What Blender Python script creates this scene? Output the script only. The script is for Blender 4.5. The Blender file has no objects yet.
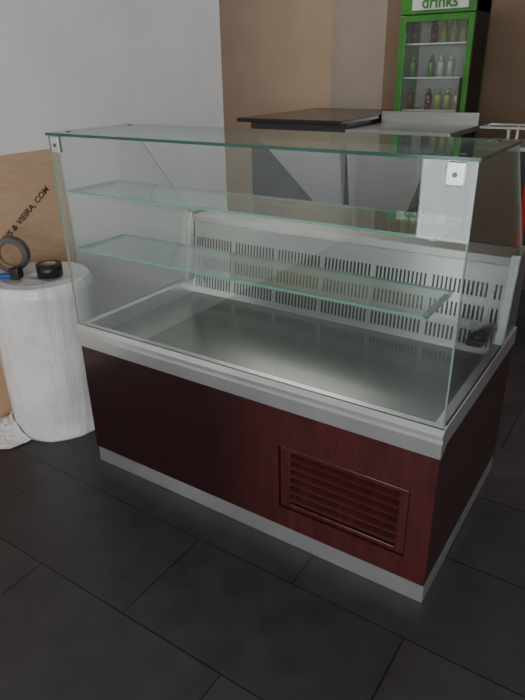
import bpy, bmesh, math, random
from mathutils import Matrix, Vector, Euler
from mathutils import noise as mnoise
random.seed(4)
scene=bpy.context.scene
col=bpy.context.collection

# ---------------------------------------------------------------- materials
def new_mat(name):
    m=bpy.data.materials.new(name); m.use_nodes=True
    return m, m.node_tree, m.node_tree.nodes["Principled BSDF"]
def S(c): # srgb 0-255 -> linear
    return tuple(((v/255)/12.92 if v/255<=0.04045 else ((v/255+0.055)/1.055)**2.4) for v in c)+(1,)
def noise_mat(name,c1,c2,rough=0.5,metal=0.0,scale=5,stretch=(1,1,1),bump=0.0,coat=0.0,detail=4,spec=0.5,rvar=0.0):
    m,nt,b=new_mat(name)
    tc=nt.nodes.new("ShaderNodeTexCoord"); mp=nt.nodes.new("ShaderNodeMapping"); mp.inputs["Scale"].default_value=stretch
    nz=nt.nodes.new("ShaderNodeTexNoise"); nz.inputs["Scale"].default_value=scale; nz.inputs["Detail"].default_value=detail
    cr=nt.nodes.new("ShaderNodeValToRGB"); cr.color_ramp.elements[0].color=S(c1); cr.color_ramp.elements[1].color=S(c2)
    cr.color_ramp.elements[0].position=0.3; cr.color_ramp.elements[1].position=0.7
    L=nt.links.new
    L(tc.outputs["Object"],mp.inputs["Vector"]);L(mp.outputs[0],nz.inputs["Vector"]);L(nz.outputs["Fac"],cr.inputs[0]);L(cr.outputs[0],b.inputs["Base Color"])
    b.inputs["Roughness"].default_value=rough; b.inputs["Metallic"].default_value=metal
    b.inputs["Specular IOR Level"].default_value=spec
    b.inputs["Coat Weight"].default_value=coat; b.inputs["Coat Roughness"].default_value=0.15
    if rvar:
        mr=nt.nodes.new("ShaderNodeMapRange"); mr.inputs["To Min"].default_value=rough-rvar; mr.inputs["To Max"].default_value=rough+rvar
        L(nz.outputs["Fac"],mr.inputs["Value"]); L(mr.outputs[0],b.inputs["Roughness"])
    if bump:
        bp=nt.nodes.new("ShaderNodeBump"); bp.inputs["Strength"].default_value=bump; bp.inputs["Distance"].default_value=0.01
        L(nz.outputs["Fac"],bp.inputs["Height"]);L(bp.outputs[0],b.inputs["Normal"])
    return m
M_wall=noise_mat("white_plaster",(224,222,220),(232,230,228),0.8,scale=3,bump=0.03)
M_beige=noise_mat("beige_plaster",(172,148,126),(180,156,133),0.8,scale=3)
M_greige=noise_mat("greige_plaster",(152,139,126),(160,147,134),0.8,scale=3)
M_brown=noise_mat("brown_plaster",(118,95,76),(126,102,82),0.8,scale=3)
M_steel=noise_mat("brushed_steel",(180,182,180),(188,189,187),0.3,0.9,scale=4,stretch=(0.6,12,12),detail=1)
M_steeld=noise_mat("dull_steel",(84,85,84),(92,93,91),0.35,0.7,scale=4,stretch=(1,8,8),detail=1)
M_steelb=noise_mat("polished_steel_frame",(206,207,206),(232,233,232),0.3,0.84,scale=3.0,stretch=(1,1,1),detail=2)
M_refl=noise_mat("reflection_steel",(212,214,212),(220,221,219),0.35,0.4,scale=4,stretch=(1,8,8),detail=1)
M_deck=noise_mat("deck_steel",(162,166,161),(168,172,167),0.24,0.92,scale=2,stretch=(0.5,8,8),detail=1)
M_grille=noise_mat("grille_steel",(158,161,158),(166,169,165),0.28,0.9,scale=2)
M_white=noise_mat("white_enamel",(190,192,188),(196,198,194),0.4,0.1,scale=4)
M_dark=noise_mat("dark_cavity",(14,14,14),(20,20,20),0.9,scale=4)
M_dgrey=noise_mat("dark_grey_laminate",(62,60,58),(70,67,64),0.45,scale=4)
M_slot=noise_mat("grille_cavity",(60,64,62),(74,78,76),0.9,scale=4)
M_granite=noise_mat("dark_granite",(36,28,26),(60,46,42),0.2,scale=90,detail=6)
M_black=noise_mat("black_plastic",(18,18,20),(26,26,28),0.4,scale=20)
M_screw=noise_mat("screw_steel",(90,90,88),(110,110,108),0.3,0.9,scale=20)
M_blue=noise_mat("blue_plastic",(20,70,140),(26,82,155),0.4,scale=20)
M_greenp=noise_mat("green_paint",(48,108,34),(60,126,42),0.35,scale=8)
M_red=noise_mat("red_plastic",(170,20,28),(190,28,34),0.35,scale=8)
M_card=noise_mat("cardboard",(192,158,126),(202,170,138),0.85,scale=12,stretch=(1,1,8))
M_ink=noise_mat("black_ink",(66,54,46),(76,62,54),0.8,scale=30)
M_tapebrown=noise_mat("tape_brown",(60,54,52),(74,66,60),0.3,scale=10)
M_tapecore=noise_mat("tape_core",(160,130,95),(170,140,105),0.8,scale=10)
M_woodside=noise_mat("mahogany_side",(48,27,24),(60,35,30),0.4,scale=3.5,stretch=(6,1.2,10),detail=8,coat=0.2)
def wood():
    m,nt,b=new_mat("mahogany_laminate"); L=nt.links.new
    tc=nt.nodes.new("ShaderNodeTexCoord"); mp=nt.nodes.new("ShaderNodeMapping"); mp.inputs["Scale"].default_value=(9,3,0.9)
    nz=nt.nodes.new("ShaderNodeTexNoise"); nz.inputs["Scale"].default_value=5; nz.inputs["Detail"].default_value=10; nz.inputs["Distortion"].default_value=0.4
    L(tc.outputs["Object"],mp.inputs[0]); L(mp.outputs[0],nz.inputs["Vector"])
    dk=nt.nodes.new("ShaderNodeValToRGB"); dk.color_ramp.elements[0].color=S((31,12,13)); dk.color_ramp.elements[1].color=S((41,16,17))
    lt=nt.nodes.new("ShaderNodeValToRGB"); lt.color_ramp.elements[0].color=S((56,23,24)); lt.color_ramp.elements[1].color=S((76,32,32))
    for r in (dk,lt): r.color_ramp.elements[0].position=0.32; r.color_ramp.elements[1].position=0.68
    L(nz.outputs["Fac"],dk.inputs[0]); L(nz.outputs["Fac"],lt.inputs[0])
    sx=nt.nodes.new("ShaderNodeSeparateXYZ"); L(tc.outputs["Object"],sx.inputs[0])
    mr=nt.nodes.new("ShaderNodeMapRange"); mr.interpolation_type='SMOOTHSTEP'; mr.inputs["From Min"].default_value=0.6; mr.inputs["From Max"].default_value=1.05  # dark-to-red ramp along X paints the reflection falloff into the wood colour
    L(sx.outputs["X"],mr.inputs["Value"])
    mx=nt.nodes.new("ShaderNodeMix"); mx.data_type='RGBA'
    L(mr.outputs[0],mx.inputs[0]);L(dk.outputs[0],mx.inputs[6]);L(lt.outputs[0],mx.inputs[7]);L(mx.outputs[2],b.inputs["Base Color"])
    b.inputs["Roughness"].default_value=0.3; b.inputs["Coat Weight"].default_value=0.4; b.inputs["Coat Roughness"].default_value=0.12
    return m
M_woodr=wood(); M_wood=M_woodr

def tile_mat():
    m,nt,b=new_mat("slate_tiles"); L=nt.links.new
    tc=nt.nodes.new("ShaderNodeTexCoord"); mp=nt.nodes.new("ShaderNodeMapping"); mp.inputs["Location"].default_value=(0.1,0.15,0)
    br=nt.nodes.new("ShaderNodeTexBrick"); br.offset=0.5; br.inputs["Scale"].default_value=1
    br.inputs["Brick Width"].default_value=0.8; br.inputs["Row Height"].default_value=0.4
    br.inputs["Mortar Size"].default_value=0.003; br.inputs["Mortar Smooth"].default_value=0.2
    br.inputs["Color1"].default_value=S((50,46,49)); br.inputs["Color2"].default_value=S((56,51,54)); br.inputs["Mortar"].default_value=S((18,16,17))
    nz=nt.nodes.new("ShaderNodeTexNoise"); nz.inputs["Scale"].default_value=9; nz.inputs["Detail"].default_value=8
    mx=nt.nodes.new("ShaderNodeMix"); mx.data_type='RGBA'; mx.blend_type='OVERLAY'; mx.inputs[0].default_value=0.5
    L(tc.outputs["Object"],mp.inputs[0]);L(mp.outputs[0],br.inputs["Vector"]);L(mp.outputs[0],nz.inputs["Vector"])
    L(br.outputs["Color"],mx.inputs[6]);L(nz.outputs["Fac"],mx.inputs[7]);L(mx.outputs[2],b.inputs["Base Color"])
    b.inputs["Specular IOR Level"].default_value=0.42
    mr=nt.nodes.new("ShaderNodeMapRange"); mr.inputs["To Min"].default_value=0.3; mr.inputs["To Max"].default_value=0.48
    L(nz.outputs["Fac"],mr.inputs["Value"]);L(mr.outputs[0],b.inputs["Roughness"])
    bp=nt.nodes.new("ShaderNodeBump"); bp.inputs["Strength"].default_value=0.4; bp.inputs["Distance"].default_value=0.0025
    ad=nt.nodes.new("ShaderNodeMath"); ad.operation='MULTIPLY_ADD'; ad.inputs[1].default_value=-1.0
    L(br.outputs["Fac"],ad.inputs[0]);L(nz.outputs["Fac"],ad.inputs[2]);L(ad.outputs[0],bp.inputs["Height"]);L(bp.outputs[0],b.inputs["Normal"])
    return m
M_tile=tile_mat()

def glass_mat(name,tint=(0.95,0.98,0.965,1),haze=0.03):
    m,nt,b=new_mat(name); L=nt.links.new; nt.nodes.remove(b)
    out=nt.nodes["Material Output"]
    tr=nt.nodes.new("ShaderNodeBsdfTransparent"); tr.inputs[0].default_value=tint
    gl=nt.nodes.new("ShaderNodeBsdfGlossy"); gl.inputs["Roughness"].default_value=0.01; gl.inputs["Color"].default_value=(0.95,1,0.98,1)
    df=nt.nodes.new("ShaderNodeBsdfDiffuse"); df.inputs[0].default_value=(0.78,0.84,0.81,1)
    lw=nt.nodes.new("ShaderNodeLayerWeight"); lw.inputs[0].default_value=0.5
    pw=nt.nodes.new("ShaderNodeMath"); pw.operation='POWER'; pw.inputs[1].default_value=5.0
    ma=nt.nodes.new("ShaderNodeMath"); ma.operation='MULTIPLY_ADD'; ma.inputs[1].default_value=0.95; ma.inputs[2].default_value=0.042
    m1=nt.nodes.new("ShaderNodeMixShader"); m1.inputs[0].default_value=haze
    m2=nt.nodes.new("ShaderNodeMixShader")
    L(lw.outputs["Facing"],pw.inputs[0]);L(pw.outputs[0],ma.inputs[0])
    L(tr.outputs[0],m1.inputs[1]);L(df.outputs[0],m1.inputs[2]);L(ma.outputs[0],m2.inputs[0]);L(m1.outputs[0],m2.inputs[1]);L(gl.outputs[0],m2.inputs[2]);L(m2.outputs[0],out.inputs[0])
    return m
M_glass=glass_mat("clear_glass",tint=(0.965,0.98,0.972,1),haze=0.010)
M_shelf=glass_mat("shelf_glass",tint=(0.88,0.95,0.92,1),haze=0.06)
M_top=glass_mat("top_glass",tint=(0.74,0.86,0.82,1),haze=0.08)
def edge_mat(name,c,r=0.15):
    m,nt,b=new_mat(name); b.inputs["Base Color"].default_value=S(c); b.inputs["Roughness"].default_value=r; return m
M_edge=edge_mat("green_glass_edge",(104,150,136))
M_edged=edge_mat("dark_green_glass_edge",(40,80,70))
M_edgel=edge_mat("pale_glass_edge",(140,156,149))

def wrap_mat():
    m,nt,b=new_mat("bubble_wrap"); L=nt.links.new
    b.inputs["Roughness"].default_value=0.22
    tc=nt.nodes.new("ShaderNodeTexCoord"); vo=nt.nodes.new("ShaderNodeTexVoronoi"); vo.inputs["Scale"].default_value=62; vo.inputs["Randomness"].default_value=0.5
    nz=nt.nodes.new("ShaderNodeTexNoise"); nz.inputs["Scale"].default_value=4; nz.inputs["Detail"].default_value=5
    cr=nt.nodes.new("ShaderNodeValToRGB"); cr.color_ramp.elements[0].color=S((204,203,202)); cr.color_ramp.elements[1].color=S((226,225,223)); cr.color_ramp.elements[0].position=0.35; cr.color_ramp.elements[1].position=0.6
    b1=nt.nodes.new("ShaderNodeBump"); b1.inputs["Strength"].default_value=0.6; b1.inputs["Distance"].default_value=0.004; b1.invert=True
    L(tc.outputs["Object"],vo.inputs["Vector"]);L(tc.outputs["Object"],nz.inputs["Vector"]);L(vo.outputs["Distance"],b1.inputs["Height"])
    L(nz.outputs["Fac"],cr.inputs[0]);L(cr.outputs[0],b.inputs["Base Color"])
    L(b1.outputs[0],b.inputs["Normal"])
    return m
M_wrap=wrap_mat()
def glow_mat(s):  # glow for the panes of the added door and window
    m,nt,b=new_mat("added_glow_pane"); b.inputs["Base Color"].default_value=(0.8,0.85,0.9,1)
    b.inputs["Emission Color"].default_value=(0.93,0.97,1,1); b.inputs["Emission Strength"].default_value=s; return m

# ---------------------------------------------------------------- helpers
def link(name,me,mat,parent=None):
    o=bpy.data.objects.new(name,me); col.objects.link(o)
    if mat: 
        for mm in (mat if isinstance(mat,(list,tuple)) else [mat]): me.materials.append(mm)
    if parent: o.parent=parent
    return o
def empty(name,loc=(0,0,0)):
    o=bpy.data.objects.new(name,None); o.empty_display_size=0.1; col.objects.link(o); return o
def box(name,lo,hi,mat,parent=None,bevel=0.0,edge=None,edge_axes=None,rot=None,piv=None):
    bm=bmesh.new(); bmesh.ops.create_cube(bm,size=1)
    for v in bm.verts:
        v.co=Vector([(lo[i]+hi[i])/2+v.co[i]*(hi[i]-lo[i]) for i in range(3)])
    if bevel: bmesh.ops.bevel(bm,geom=bm.edges[:],offset=bevel,segments=2,affect='EDGES',profile=0.5)
    if edge:
        thin=min(range(3),key=lambda i:hi[i]-lo[i])
        for f in bm.faces:
            f.normal_update()
            if abs(f.normal[thin])<0.5: f.material_index=1
    me=bpy.data.meshes.new(name); bm.to_mesh(me); bm.free()
    if rot is not None:
        pv=Vector(piv); me.transform(Matrix.Translation(pv)@rot.to_4x4()@Matrix.Translation(-pv))
    return link(name,me,[mat,edge] if edge else mat,parent)
def prism(name,pts,axis,a,b,mat,parent=None,edge=None):
    def P(p,t):
        return {0:(t,p[0],p[1]),1:(p[0],t,p[1]),2:(p[0],p[1],t)}[axis]
    bm=bmesh.new()
    A=[bm.verts.new(P(p,a)) for p in pts]; B=[bm.verts.new(P(p,b)) for p in pts]
    n=len(pts); bm.faces.new(A); bm.faces.new(B[::-1])
    for i in range(n):
        f=bm.faces.new([A[i],B[i],B[(i+1)%n],A[(i+1)%n]])
        if edge: f.material_index=1
    bmesh.ops.recalc_face_normals(bm,faces=bm.faces[:])
    me=bpy.data.meshes.new(name); bm.to_mesh(me); bm.free()
    return link(name,me,[mat,edge] if edge else mat,parent)
def cyl(name,c,r,h,mat,parent=None,rot=(0,0,0),seg=32,r2=None,bevel=0):
    bm=bmesh.new(); bmesh.ops.create_cone(bm,cap_ends=True,segments=seg,radius1=r,radius2=r if r2 is None else r2,depth=h)
    if bevel:
        ed=[e for e in bm.edges if len(e.link_faces)==2 and any(len(f.verts)>4 for f in e.link_faces)]
        bmesh.ops.bevel(bm,geom=ed,offset=bevel,segments=3,affect='EDGES')
    me=bpy.data.meshes.new(name); bm.to_mesh(me); bm.free()
    me.transform(Matrix.Translation(c)@Euler(rot).to_matrix().to_4x4())
    for p in me.polygons: p.use_smooth=len(p.vertices)==4
    return link(name,me,mat,parent)
def ring(name,c,ro,ri,h,mats,parent=None,rot=(0,0,0),seg=48):
    bm=bmesh.new(); V=[]
    for i in range(seg):
        a=2*math.pi*i/seg; ca,sa=math.cos(a),math.sin(a)
        V.append([bm.verts.new((r*ca,r*sa,z)) for r,z in ((ro,-h/2),(ro,h/2),(ri,h/2),(ri,-h/2))])
    for i in range(seg):
        j=(i+1)%seg
        for k in range(4):
            f=bm.faces.new([V[i][k],V[j][k],V[j][(k+1)%4],V[i][(k+1)%4]])
            if k==2: f.material_index=1
            f.smooth=k in(0,2)
    bmesh.ops.recalc_face_normals(bm,faces=bm.faces[:])
    me=bpy.data.meshes.new(name); bm.to_mesh(me); bm.free()
    me.transform(Matrix.Translation(c)@Euler(rot).to_matrix().to_4x4())
    return link(name,me,mats,parent)

# ---------------------------------------------------------------- room
box("floor",(-4,-5,-0.05),(4.5,6,0),M_tile)
box("wall_left",(-0.92,-4.2,0),(-0.76,2.045,3.2),M_wall)
box("wall_back",(-4,4.62,0),(4.5,4.78,3.2),M_beige)
box("wall_column",(-1.27,4.59,0),(-0.70,4.62,3.2),M_greige)
box("wall_back_right",(-0.70,4.585,0),(4.5,4.62,3.2),M_brown)
fy=-4.2
dx0,dx1=-0.14,0.46; wx0,wx1,wz0,wz1=1.25,3.9,0.7,2.5
box("wall_front_a",(-0.92,fy-0.15,0),(dx0,fy,3.2),M_greige)
box("wall_front_b",(dx1,fy-0.15,0),(wx0,fy,3.2),M_greige)
box("wall_front_c",(wx0,fy-0.15,0),(wx1,fy,wz0),M_greige)
box("wall_front_d",(wx0,fy-0.15,wz1),(wx1,fy,3.2),M_greige)
box("wall_front_e",(wx1,fy-0.15,0),(4.5,fy,3.2),M_greige)
box("wall_front_f",(dx0,fy-0.15,2.3),(dx1,fy,3.2),M_greige)
d1=empty("added_glare_door")  # unseen glowing door, added to put a glare strip on the front glass
box("added_pane",(dx0+0.03,fy-0.09,0.05),(dx1-0.03,fy-0.08,2.26),glow_mat(6.0),d1)
for n,lo,hi in (("added_stile_l",(dx0,fy-0.11,0),(dx0+0.03,fy-0.05,2.3)),("added_stile_r",(dx1-0.03,fy-0.11,0),(dx1,fy-0.05,2.3)),("added_head",(dx0+0.03,fy-0.11,2.26),(dx1-0.03,fy-0.05,2.3)),("added_sill",(dx0+0.03,fy-0.11,0),(dx1-0.03,fy-0.05,0.05))):
    box(n,lo,hi,M_steel,d1)
w1=empty("added_window")  # unseen glowing window, added behind the camera to light the scene
box("added_pane",(wx0+0.04,fy-0.09,wz0+0.04),(wx1-0.04,fy-0.08,wz1-0.04),glow_mat(5.0),w1)
for n,lo,hi in (("added_stile_l",(wx0,fy-0.11,wz0),(wx0+0.04,fy-0.05,wz1)),("added_stile_r",(wx1-0.04,fy-0.11,wz0),(wx1,fy-0.05,wz1)),("added_head",(wx0+0.04,fy-0.11,wz1-0.04),(wx1-0.04,fy-0.05,wz1)),("added_sill",(wx0+0.04,fy-0.11,wz0),(wx1-0.04,fy-0.05,wz0+0.04)),("added_mullion",(2.55,fy-0.078,wz0+0.04),(2.6,fy-0.05,wz1-0.04))):
    box(n,lo,hi,M_steel,w1)

# ---------------------------------------------------------------- display case
case=empty("refrigerated_display_case")
W=1.5;D=0.87
box("plinth",(0.0,0.006,0.0),(W,D-0.01,0.080),M_steelb,case,bevel=0.003)
vx0,vx1,vz0,vz1=0.955,1.425,0.165,0.425
zb,zt=0.080,0.575
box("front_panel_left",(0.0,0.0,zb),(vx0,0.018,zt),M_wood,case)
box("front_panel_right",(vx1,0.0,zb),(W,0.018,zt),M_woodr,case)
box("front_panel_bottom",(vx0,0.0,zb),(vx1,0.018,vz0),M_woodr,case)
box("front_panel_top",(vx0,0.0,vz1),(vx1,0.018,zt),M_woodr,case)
box("side_panel_left",(0.0,0.018,zb),(0.018,D,zt+0.03),M_woodside,case)
box("side_panel_right",(W-0.018,0.018,zb),(W,D,zt+0.03),M_woodside,case)
box("back_panel",(0.018,D-0.018,zb),(W-0.018,D,zt),M_steel,case)
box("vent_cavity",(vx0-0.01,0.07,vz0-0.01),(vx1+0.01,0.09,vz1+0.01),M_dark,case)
g=0.004
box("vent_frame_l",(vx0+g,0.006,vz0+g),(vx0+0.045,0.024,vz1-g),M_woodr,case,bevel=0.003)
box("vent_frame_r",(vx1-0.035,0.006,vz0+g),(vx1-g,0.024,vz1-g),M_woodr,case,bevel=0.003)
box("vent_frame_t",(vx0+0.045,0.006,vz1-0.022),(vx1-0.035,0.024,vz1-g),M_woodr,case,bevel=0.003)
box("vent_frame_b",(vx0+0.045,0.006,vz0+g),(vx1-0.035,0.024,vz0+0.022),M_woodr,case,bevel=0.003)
ns=6; z0=vz0+0.026; z1=vz1-0.026; st=(z1-z0)/ns
for i in range(ns):
    zc=z0+st*(i+0.5)
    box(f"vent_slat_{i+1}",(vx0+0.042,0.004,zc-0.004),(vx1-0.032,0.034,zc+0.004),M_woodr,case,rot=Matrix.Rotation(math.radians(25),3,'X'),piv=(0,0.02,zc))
prism("front_steel_lip",[(-0.004,0.575),(-0.012,0.578),(-0.014,0.628),(-0.006,0.634),(-0.006,0.640),(-0.016,0.645),(-0.016,0.655),(0.0,0.669),(0.028,0.669),(0.034,0.600),(0.0,0.575)],0,-0.004,W+0.004,M_steelb,case)
box("rim_right",(W-0.035,0.03,0.600),(W+0.003,D,0.668),M_steelb,case,bevel=0.002)
box("rim_left",(-0.003,0.03,0.600),(0.035,D,0.668),M_steelb,case,bevel=0.002)
box("deck",(0.03,0.03,0.590),(W-0.03,0.70,0.603),M_deck,case)
gy0,gz0,gy1,gz1=0.690,0.603,0.735,0.945
def grille():
    bm=bmesh.new()
    x0,x1=0.035,W-0.035; pitch=0.0165; sw=0.0075
    rows=[(0.03,0.085),(0.125,0.18),(0.215,0.27)]
    H=math.hypot(gy1-gy0,gz1-gz0)
    def P(x,h):
        t=h/H; return (x,gy0+(gy1-gy0)*t,gz0+(gz1-gz0)*t)
    def quad(xa,xb,ha,hb):
        bm.faces.new([bm.verts.new(P(xa,ha)),bm.verts.new(P(xb,ha)),bm.verts.new(P(xb,hb)),bm.verts.new(P(xa,hb))])
    hs=0.0
    for (a,b) in rows:
        quad(x0,x1,hs,a)
        n=int((x1-x0)/pitch)
        for i in range(n):
            xs=x0+i*pitch
            if i%14==13: quad(xs,xs+pitch,a,b); continue
            quad(xs,xs+pitch-sw,a,b)
        quad(x0+n*pitch,x1,a,b)
        hs=b
    quad(x0,x1,hs,H)
    me=bpy.data.meshes.new("louver_grille"); bm.to_mesh(me); bm.free()
    return link("louver_grille",me,M_grille,case)
grille()
box("evaporator_core",(0.04,0.765,0.60),(W-0.04,0.775,0.94),M_slot,case)
box("evaporator_top_rail",(0.03,gy1-0.012,0.942),(W-0.03,D,0.975),M_steelb,case,bevel=0.003)
box("evaporator_back",(0.03,D-0.012,0.575),(W-0.03,D-0.001,0.94),M_steel,case)
prism("evaporator_end_right",[(0.66,0.668),(D,0.668),(D,0.985),(0.72,0.985)],0,W-0.03,W-0.005,M_steel,case)
prism("evaporator_end_left",[(0.66,0.668),(D,0.668),(D,0.985),(0.72,0.985)],0,0.005,0.03,M_steel,case)
gt=0.006; TD=0.405
box("front_glass",(0.0,0.0,0.669),(W,gt,1.389),M_glass,case,edge=M_edgel)
sp=[(gt,0.668),(0.66,0.668),(0.72,0.985),(0.74,0.985),(TD,1.389),(gt,1.389)]
prism("side_glass_left",sp,0,0.0,gt,M_glass,case,edge=M_edgel)
prism("side_glass_right",sp,0,W-gt,W,M_glass,case,edge=M_edgel)
box("top_glass",(-0.006,-0.006,1.389),(W+0.006,TD,1.398),M_top,case,edge=M_edged)
box("upper_shelf",(0.02,0.035,1.187),(1.40,0.285,1.195),M_shelf,case,edge=M_edge)
box("lower_shelf",(0.02,0.035,0.968),(1.40,0.285,0.976),M_shelf,case,edge=M_edge)
for zi,z in (("upper",1.187),("lower",0.968)):
    for s,x in (("left",0.008),("right",1.382)):
        box(f"{zi}_shelf_bracket_{s}",(x,0.05,z-0.006),(x+0.02,0.27,z-0.0005),M_steel,case)
def clamp(n,x):
    box(n,(x-0.021,-0.005,1.332),(x+0.021,-0.0005,1.386),M_steelb,case,bevel=0.002)
    box(n+"_inner",(x-0.021,gt+0.0005,1.332),(x+0.021,gt+0.006,1.388),M_steelb,case,bevel=0.002)
    box(n+"_arm",(x-0.021,gt+0.0005,1.382),(x+0.021,gt+0.045,1.3885),M_steelb,case)
    cyl(n+"_screw",(x,-0.006,1.357),0.006,0.004,M_screw,case,rot=(math.pi/2,0,0))
clamp("glass_clamp_left",0.036); clamp("glass_clamp_right",W-0.05)
for i,(x,y) in enumerate([(0.05,0.05),(W-0.05,0.05),(W-0.05,TD-0.05),(0.05,TD-0.05)]):
    cyl(f"top_screw_{i+1}",(x,y,1.3985),0.009,0.003,M_screw,case)
cyl("thermostat_body",(1.42,0.62,0.70),0.022,0.07,M_black,case,rot=(0.5,0.9,0),bevel=0.008)
box("thermostat_clip",(1.38,0.60,0.665),(1.44,0.64,0.69),M_black,case,bevel=0.006)

# ---------------------------------------------------------------- cardboard sheet (leaning on left wall)
cb=empty("cardboard_sheet")
o=box("cardboard_panel",(-0.010,-0.55,0.0),(0.0,0.62,1.245),M_card,cb,rot=Matrix.Rotation(math.radians(-1.2),3,'Y'),piv=(0,0,0))
o.location=(-0.718,0,0.0)
o=box("cardboard_flap",(-0.002,-0.55,0.0),(0.006,0.30,0.62),M_card,cb,rot=Matrix.Rotation(math.radians(-1.2),3,'Y'),piv=(0,0,0)); o.location=(-0.716,0,0.0)
t=bpy.data.curves.new("printed_text","FONT"); t.body="PRIS & VIEIRA, COM"; t.size=0.044; t.extrude=0.0004; t.offset=0.0005
to=bpy.data.objects.new("printed_text",t); col.objects.link(to); t.materials.append(M_ink); to.parent=cb
to.matrix_world=Matrix.Translation((-0.7325,0.21,0.84))@Matrix.Rotation(math.radians(-1.2),4,'Y')@Matrix(((0,0,1,0),(1,0,0,0),(0,1,0,0),(0,0,0,1)))@Matrix.Rotation(math.radians(34),4,'Z')

# ---------------------------------------------------------------- bubble wrap roll
RX,RY,RR,RH=-0.44,0.17,0.235,0.755
def wrap_roll():
    bm=bmesh.new(); seg=144; nz=60; H=RH; cx,cy=RX,RY
    rings=[]
    for k in range(nz+1):
        z=H*k/nz; row=[]
        for i in range(seg):
            a=2*math.pi*i/seg
            p=Vector((math.cos(a)*1.6,math.sin(a)*1.6,z*1.2))
            n1=mnoise.noise(p*1.3); n2=abs(mnoise.noise(Vector((p.x*2.5,p.y*2.5,p.z*1.8))+Vector((7,3,1))))
            r=RR-0.002+0.006*n1-0.008*n2
            if k>=nz-2: r-=0.005*(k-nz+3)
            row.append(bm.verts.new((cx+r*math.cos(a),cy+r*math.sin(a),z)))
        rings.append(row)
    for rr,dz in ((0.20,-0.002),(0.19,-0.008),(0.17,0.004),(0.15,-0.008),(0.13,-0.002),(0.11,-0.008),(0.09,-0.002),(0.06,-0.006),(0.045,0.0),(0.043,-0.08)):
        rings.append([bm.verts.new((cx+rr*math.cos(2*math.pi*i/seg),cy+rr*math.sin(2*math.pi*i/seg),H+dz)) for i in range(seg)])
    for k in range(len(rings)-1):
        for i in range(seg):
            j=(i+1)%seg; f=bm.faces.new([rings[k][i],rings[k][j],rings[k+1][j],rings[k+1][i]]); f.smooth=True
    bm.faces.new(rings[-1]); bm.faces.new(rings[0][::-1])
    me=bpy.data.meshes.new("roll"); bm.to_mesh(me); bm.free()
    return me
bw=empty("bubble_wrap_roll")
link("roll",wrap_roll(),M_wrap,bw)
def tail():
    # loose end of the wrap running off the roll across the floor towards the left foreground
    bm=bmesh.new(); nu,nv=70,60; G=[]
    for i in range(nu+1):
        u=i/nu; row=[]
        for j in range(nv+1):
            v=j/nv
            a=math.radians(-178+100*u)
            d=v*(0.26-0.16*u)*(1+0.18*mnoise.noise(Vector((u*3,v*2,5.1))))
            x=RX+(RR+0.004)*math.cos(a)-0.03*v; y=RY+(RR+0.004)*math.sin(a)-d
            h=0.028*abs(mnoise.noise(Vector((u*5,v*4,1.7))))+0.018*abs(mnoise.noise(Vector((u*12,v*9,4.2))))
            e=min(1,4*u,4*(1-u))
            z=0.004+(h*(1-0.5*v)+0.05*(1-v)**4)*max(e,0.15)
            row.append(bm.verts.new((max(-0.70,x),y,z)))
        G.append(row)
    for i in range(nu):
        for j in range(nv):
            f=bm.faces.new([G[i][j],G[i+1][j],G[i+1][j+1],G[i][j+1]]); f.smooth=True
    me=bpy.data.meshes.new("loose_tail"); bm.to_mesh(me); bm.free(); return me
link("loose_tail",tail(),M_wrap,bw)

# items on the roll
tr=empty("packing_tape_roll")
ring("tape_ring",(-0.56,0.13,RH+0.006+0.0815),0.08,0.055,0.045,[M_tapebrown,M_tapecore],tr,rot=(math.radians(88),0,math.radians(35)))
tb=empty("black_tape_roll")
ring("tape_ring",(-0.37,0.18,RH+0.006+0.028),0.056,0.034,0.055,[M_black,M_tapecore],tb)
cyl("tape_core_fill",(-0.37,0.18,RH+0.006+0.02),0.034,0.030,M_tapebrown,tb)
sc=empty("tape_cutter")
rz=Matrix.Rotation(math.radians(28),3,'Z'); pv=(-0.5,0.05,0.77)
box("handle",(-0.55,0.03,RH+0.006),(-0.46,0.058,RH+0.03),M_blue,sc,bevel=0.008,rot=rz,piv=pv)
box("blade_head",(-0.475,0.02,RH+0.006),(-0.43,0.075,RH+0.06),M_black,sc,bevel=0.01,rot=rz,piv=pv)

# ---------------------------------------------------------------- bar counter behind
bc=empty("bar_counter")
box("granite_top",(-1.43,3.12,1.172),(-0.40,4.58,1.205),M_granite,bc,bevel=0.006)
box("carcass",(-1.40,3.30,0.0),(-0.44,4.56,1.172),M_steeld,bc)
prism("kick_board",[(-1.38,0.0),(-0.46,0.0),(-0.46,0.45),(-1.38,0.45)],1,3.27,3.30,M_steeld,bc)
def reflection_front(name,top,bot,y0,y1,par,sl=0.10):  # tapered steel fronts shaped to stand for angular reflections in the glass
    (xa,za),(xb,zb_)=top; (xc,zc),(xd,zd)=bot
    bm=bmesh.new()
    v=[bm.verts.new(p) for p in ((xa,y0,za),(xb,y0,zb_),(xd,y0+sl,zd),(xc,y0+sl,zc),(xa,y1,za),(xb,y1,zb_),(xd,y1,zd),(xc,y1,zc))]
    for f in ((0,1,2,3),(7,6,5,4),(0,4,5,1),(1,5,6,2),(2,6,7,3),(3,7,4,0)): bm.faces.new([v[i] for i in f])
    bmesh.ops.recalc_face_normals(bm,faces=bm.faces[:])
    me=bpy.data.meshes.new(name); bm.to_mesh(me); bm.free(); return link(name,me,M_refl,par)
reflection_front("bar_reflection_front",((-1.22,1.04),(-0.44,1.04)),((-0.72,0.52),(-0.44,0.52)),3.16,3.29,bc)
st_=empty("steel_worktable")
box("top",(-0.385,3.15,1.10),(0.46,3.90,1.14),M_steel,st_,bevel=0.004)
box("upstand",(-0.385,3.87,1.14),(0.46,3.90,1.235),M_steel,st_)
reflection_front("table_reflection_front",((-0.38,1.04),(0.34,1.04)),((-0.38,0.52),(0.14,0.52)),3.17,3.80,st_)
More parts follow.
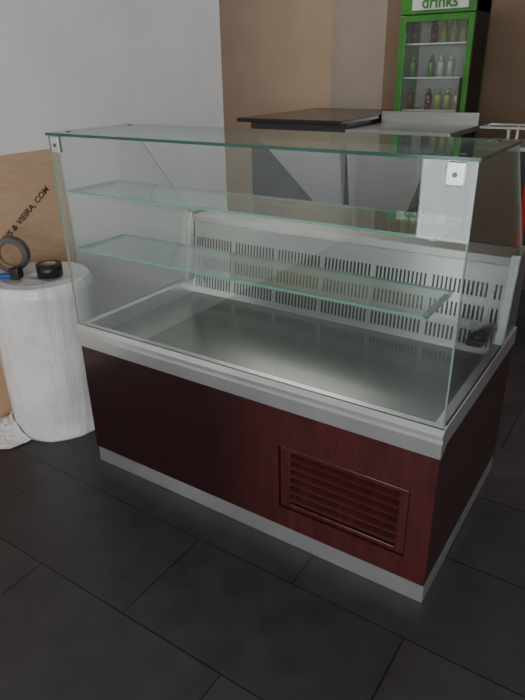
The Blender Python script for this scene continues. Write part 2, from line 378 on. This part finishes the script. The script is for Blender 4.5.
box("apron",(-0.38,3.19,1.04),(0.45,3.22,1.10),M_steeld,st_)
for i,(x,y) in enumerate([(-0.36,3.30),(0.08,3.30),(-0.36,3.7),(0.08,3.7)]):
    box(f"leg_{i+1}",(x,y,0),(x+0.04,y+0.04,0.53),M_steel,st_)
t2=empty("steel_prep_table")
box("top",(0.60,3.3,1.02),(1.9,3.9,1.05),M_steel,t2,bevel=0.004)
box("body",(0.62,3.33,0.0),(1.88,3.88,1.02),M_dgrey,t2)
box("door_gap",(1.24,3.325,0.1),(1.25,3.33,0.98),M_dark,t2)
box("rack_rail_1",(0.60,3.4,1.16),(1.5,3.42,1.175),M_steel,t2); box("rack_rail_2",(0.60,3.7,1.16),(1.5,3.72,1.175),M_steel,t2)
box("rack_rail_end",(0.60,3.42,1.16),(0.615,3.70,1.175),M_steel,t2)
for i in range(4):
    box(f"rack_post_{i+1}",(0.80+(i%2)*0.6,3.4+(i//2)*0.3,1.05),(0.82+(i%2)*0.6,3.42+(i//2)*0.3,1.165),M_steel,t2)

# ---------------------------------------------------------------- beverage fridge
fr=empty("beverage_fridge")
fx0,fx1,fy0,fy1,fh=-0.31,0.31,3.95,4.40,2.12
box("back_shell",(fx0,fy1-0.03,0.05),(fx1,fy1,fh),M_greenp,fr)
box("side_left",(fx0,fy0+0.04,0.05),(fx0+0.04,fy1-0.03,fh),M_greenp,fr)
box("side_right",(fx1-0.04,fy0+0.04,0.05),(fx1,fy1-0.03,fh),M_black,fr)
box("base",(fx0+0.02,fy0+0.05,0.0),(fx1-0.02,fy1-0.05,0.30),M_black,fr)
box("header",(fx0,fy0,1.97),(fx1,fy1-0.03,fh),M_greenp,fr,bevel=0.008)
box("header_sign",(fx0+0.1,fy0-0.006,2.0),(fx1-0.06,fy0,2.10),M_white,fr,bevel=0.002)
ft=bpy.data.curves.new("header_lettering","FONT"); ft.body="drinks"; ft.size=0.12; ft.align_x='CENTER'; ft.extrude=0.001; ft.offset=0.003
fo=bpy.data.objects.new("header_lettering",ft); col.objects.link(fo); ft.materials.append(M_greenp); fo.parent=fr
fo.location=((fx0+fx1)/2+0.02,fy0-0.009,2.015); fo.rotation_euler=(math.pi/2,0,0)
dm=M_greenp
box("door_frame_left",(fx0,fy0,0.32),(fx0+0.055,fy0+0.04,1.965),dm,fr,bevel=0.004)
box("door_frame_right",(fx1-0.045,fy0,0.32),(fx1,fy0+0.04,1.965),dm,fr,bevel=0.004)
box("door_frame_top",(fx0+0.055,fy0,1.92),(fx1-0.045,fy0+0.04,1.965),dm,fr)
box("door_frame_bottom",(fx0+0.055,fy0,0.32),(fx1-0.045,fy0+0.04,0.4),dm,fr)
box("door_handle",(fx1-0.06,fy0-0.03,1.0),(fx1-0.045,fy0,1.5),M_black,fr,bevel=0.004)
box("door_glass",(fx0+0.055,fy0+0.015,0.4),(fx1-0.045,fy0+0.02,1.92),M_glass,fr)
box("interior_back",(fx0+0.04,fy1-0.04,0.32),(fx1-0.04,fy1-0.03,1.965),M_white,fr)
bt=[edge_mat("bottle_a",(60,110,50)),edge_mat("bottle_b",(150,160,150)),edge_mat("bottle_c",(90,40,30)),edge_mat("bottle_d",(140,140,80))]
for s in range(6):
    z=0.45+s*0.26
    box(f"shelf_{s+1}",(fx0+0.045,fy0+0.06,z),(fx1-0.045,fy1-0.05,z+0.012),M_white,fr)
    for k in range(6):
        x=fx0+0.095+k*0.083
        if random.random()<0.25: continue
        cyl(f"bottle_{s}_{k}",(x,fy0+0.13,z+0.012+0.06),0.03,0.12,bt[(s*2+k//3)%4],fr,seg=16)
        cyl(f"bottle_neck_{s}_{k}",(x,fy0+0.13,z+0.012+0.145),0.026,0.05,bt[(s*2+k//3)%4],fr,seg=16,r2=0.011)

# ---------------------------------------------------------------- red plastic chair
rc=empty("red_plastic_chair")
x0,y0=1.10,2.35
box("seat",(x0,y0,0.43),(x0+0.42,y0+0.42,0.46),M_red,rc,bevel=0.012)
for i,(x,y) in enumerate([(x0+0.01,y0+0.01),(x0+0.37,y0+0.01),(x0+0.01,y0+0.37),(x0+0.37,y0+0.37)]):
    box(f"leg_{i+1}",(x,y,0),(x+0.035,y+0.035,0.44),M_red,rc,bevel=0.004)
box("back_post_left",(x0,y0+0.39,0.45),(x0+0.04,y0+0.42,1.0),M_red,rc,bevel=0.006)
box("back_post_right",(x0+0.38,y0+0.39,0.45),(x0+0.42,y0+0.42,1.0),M_red,rc,bevel=0.006)
box("back_rest",(x0,y0+0.395,0.70),(x0+0.42,y0+0.415,1.04),M_red,rc,bevel=0.009)

# ---------------------------------------------------------------- light
w=bpy.data.worlds.new("World"); scene.world=w; w.use_nodes=True
w.node_tree.nodes["Background"].inputs[0].default_value=(0.97,0.98,1,1); w.node_tree.nodes["Background"].inputs[1].default_value=0.36
def area(name,loc,target,size,sizey,power,color=(1,1,1)):
    l=bpy.data.lights.new(name,'AREA'); l.shape='RECTANGLE'; l.size=size; l.size_y=sizey; l.energy=power; l.color=color
    o=bpy.data.objects.new(name,l); col.objects.link(o); o.location=loc
    o.rotation_euler=(Vector(target)-Vector(loc)).to_track_quat('-Z','Y').to_euler(); return o
area("added_window_fill",(2.6,-4.0,1.7),(-0.6,1.2,1.4),2.4,1.8,106,(1,0.99,0.98))  # unseen area light, added before the assumed window to brighten the scene
area("added_kitchen_fill",(-0.8,3.0,3.0),(-0.8,3.0,0),1.5,1.0,20,(1,0.95,0.88))  # unseen overhead area light, added to brighten the counter area

# ---------------------------------------------------------------- camera
cam=bpy.data.cameras.new("camera"); co=bpy.data.objects.new("camera",cam); col.objects.link(co)
cam.sensor_fit='VERTICAL'; cam.sensor_height=24; cam.lens=24*599.27/700; cam.clip_start=0.05
R=Matrix.Rotation(0.5919,4,'Z')@Matrix.Rotation(math.pi/2-0.4384,4,'X')@Matrix.Rotation(-0.0188,4,'Z')
co.matrix_world=Matrix.Translation((1.8720,-1.4495,1.5882))@R
scene.camera=co
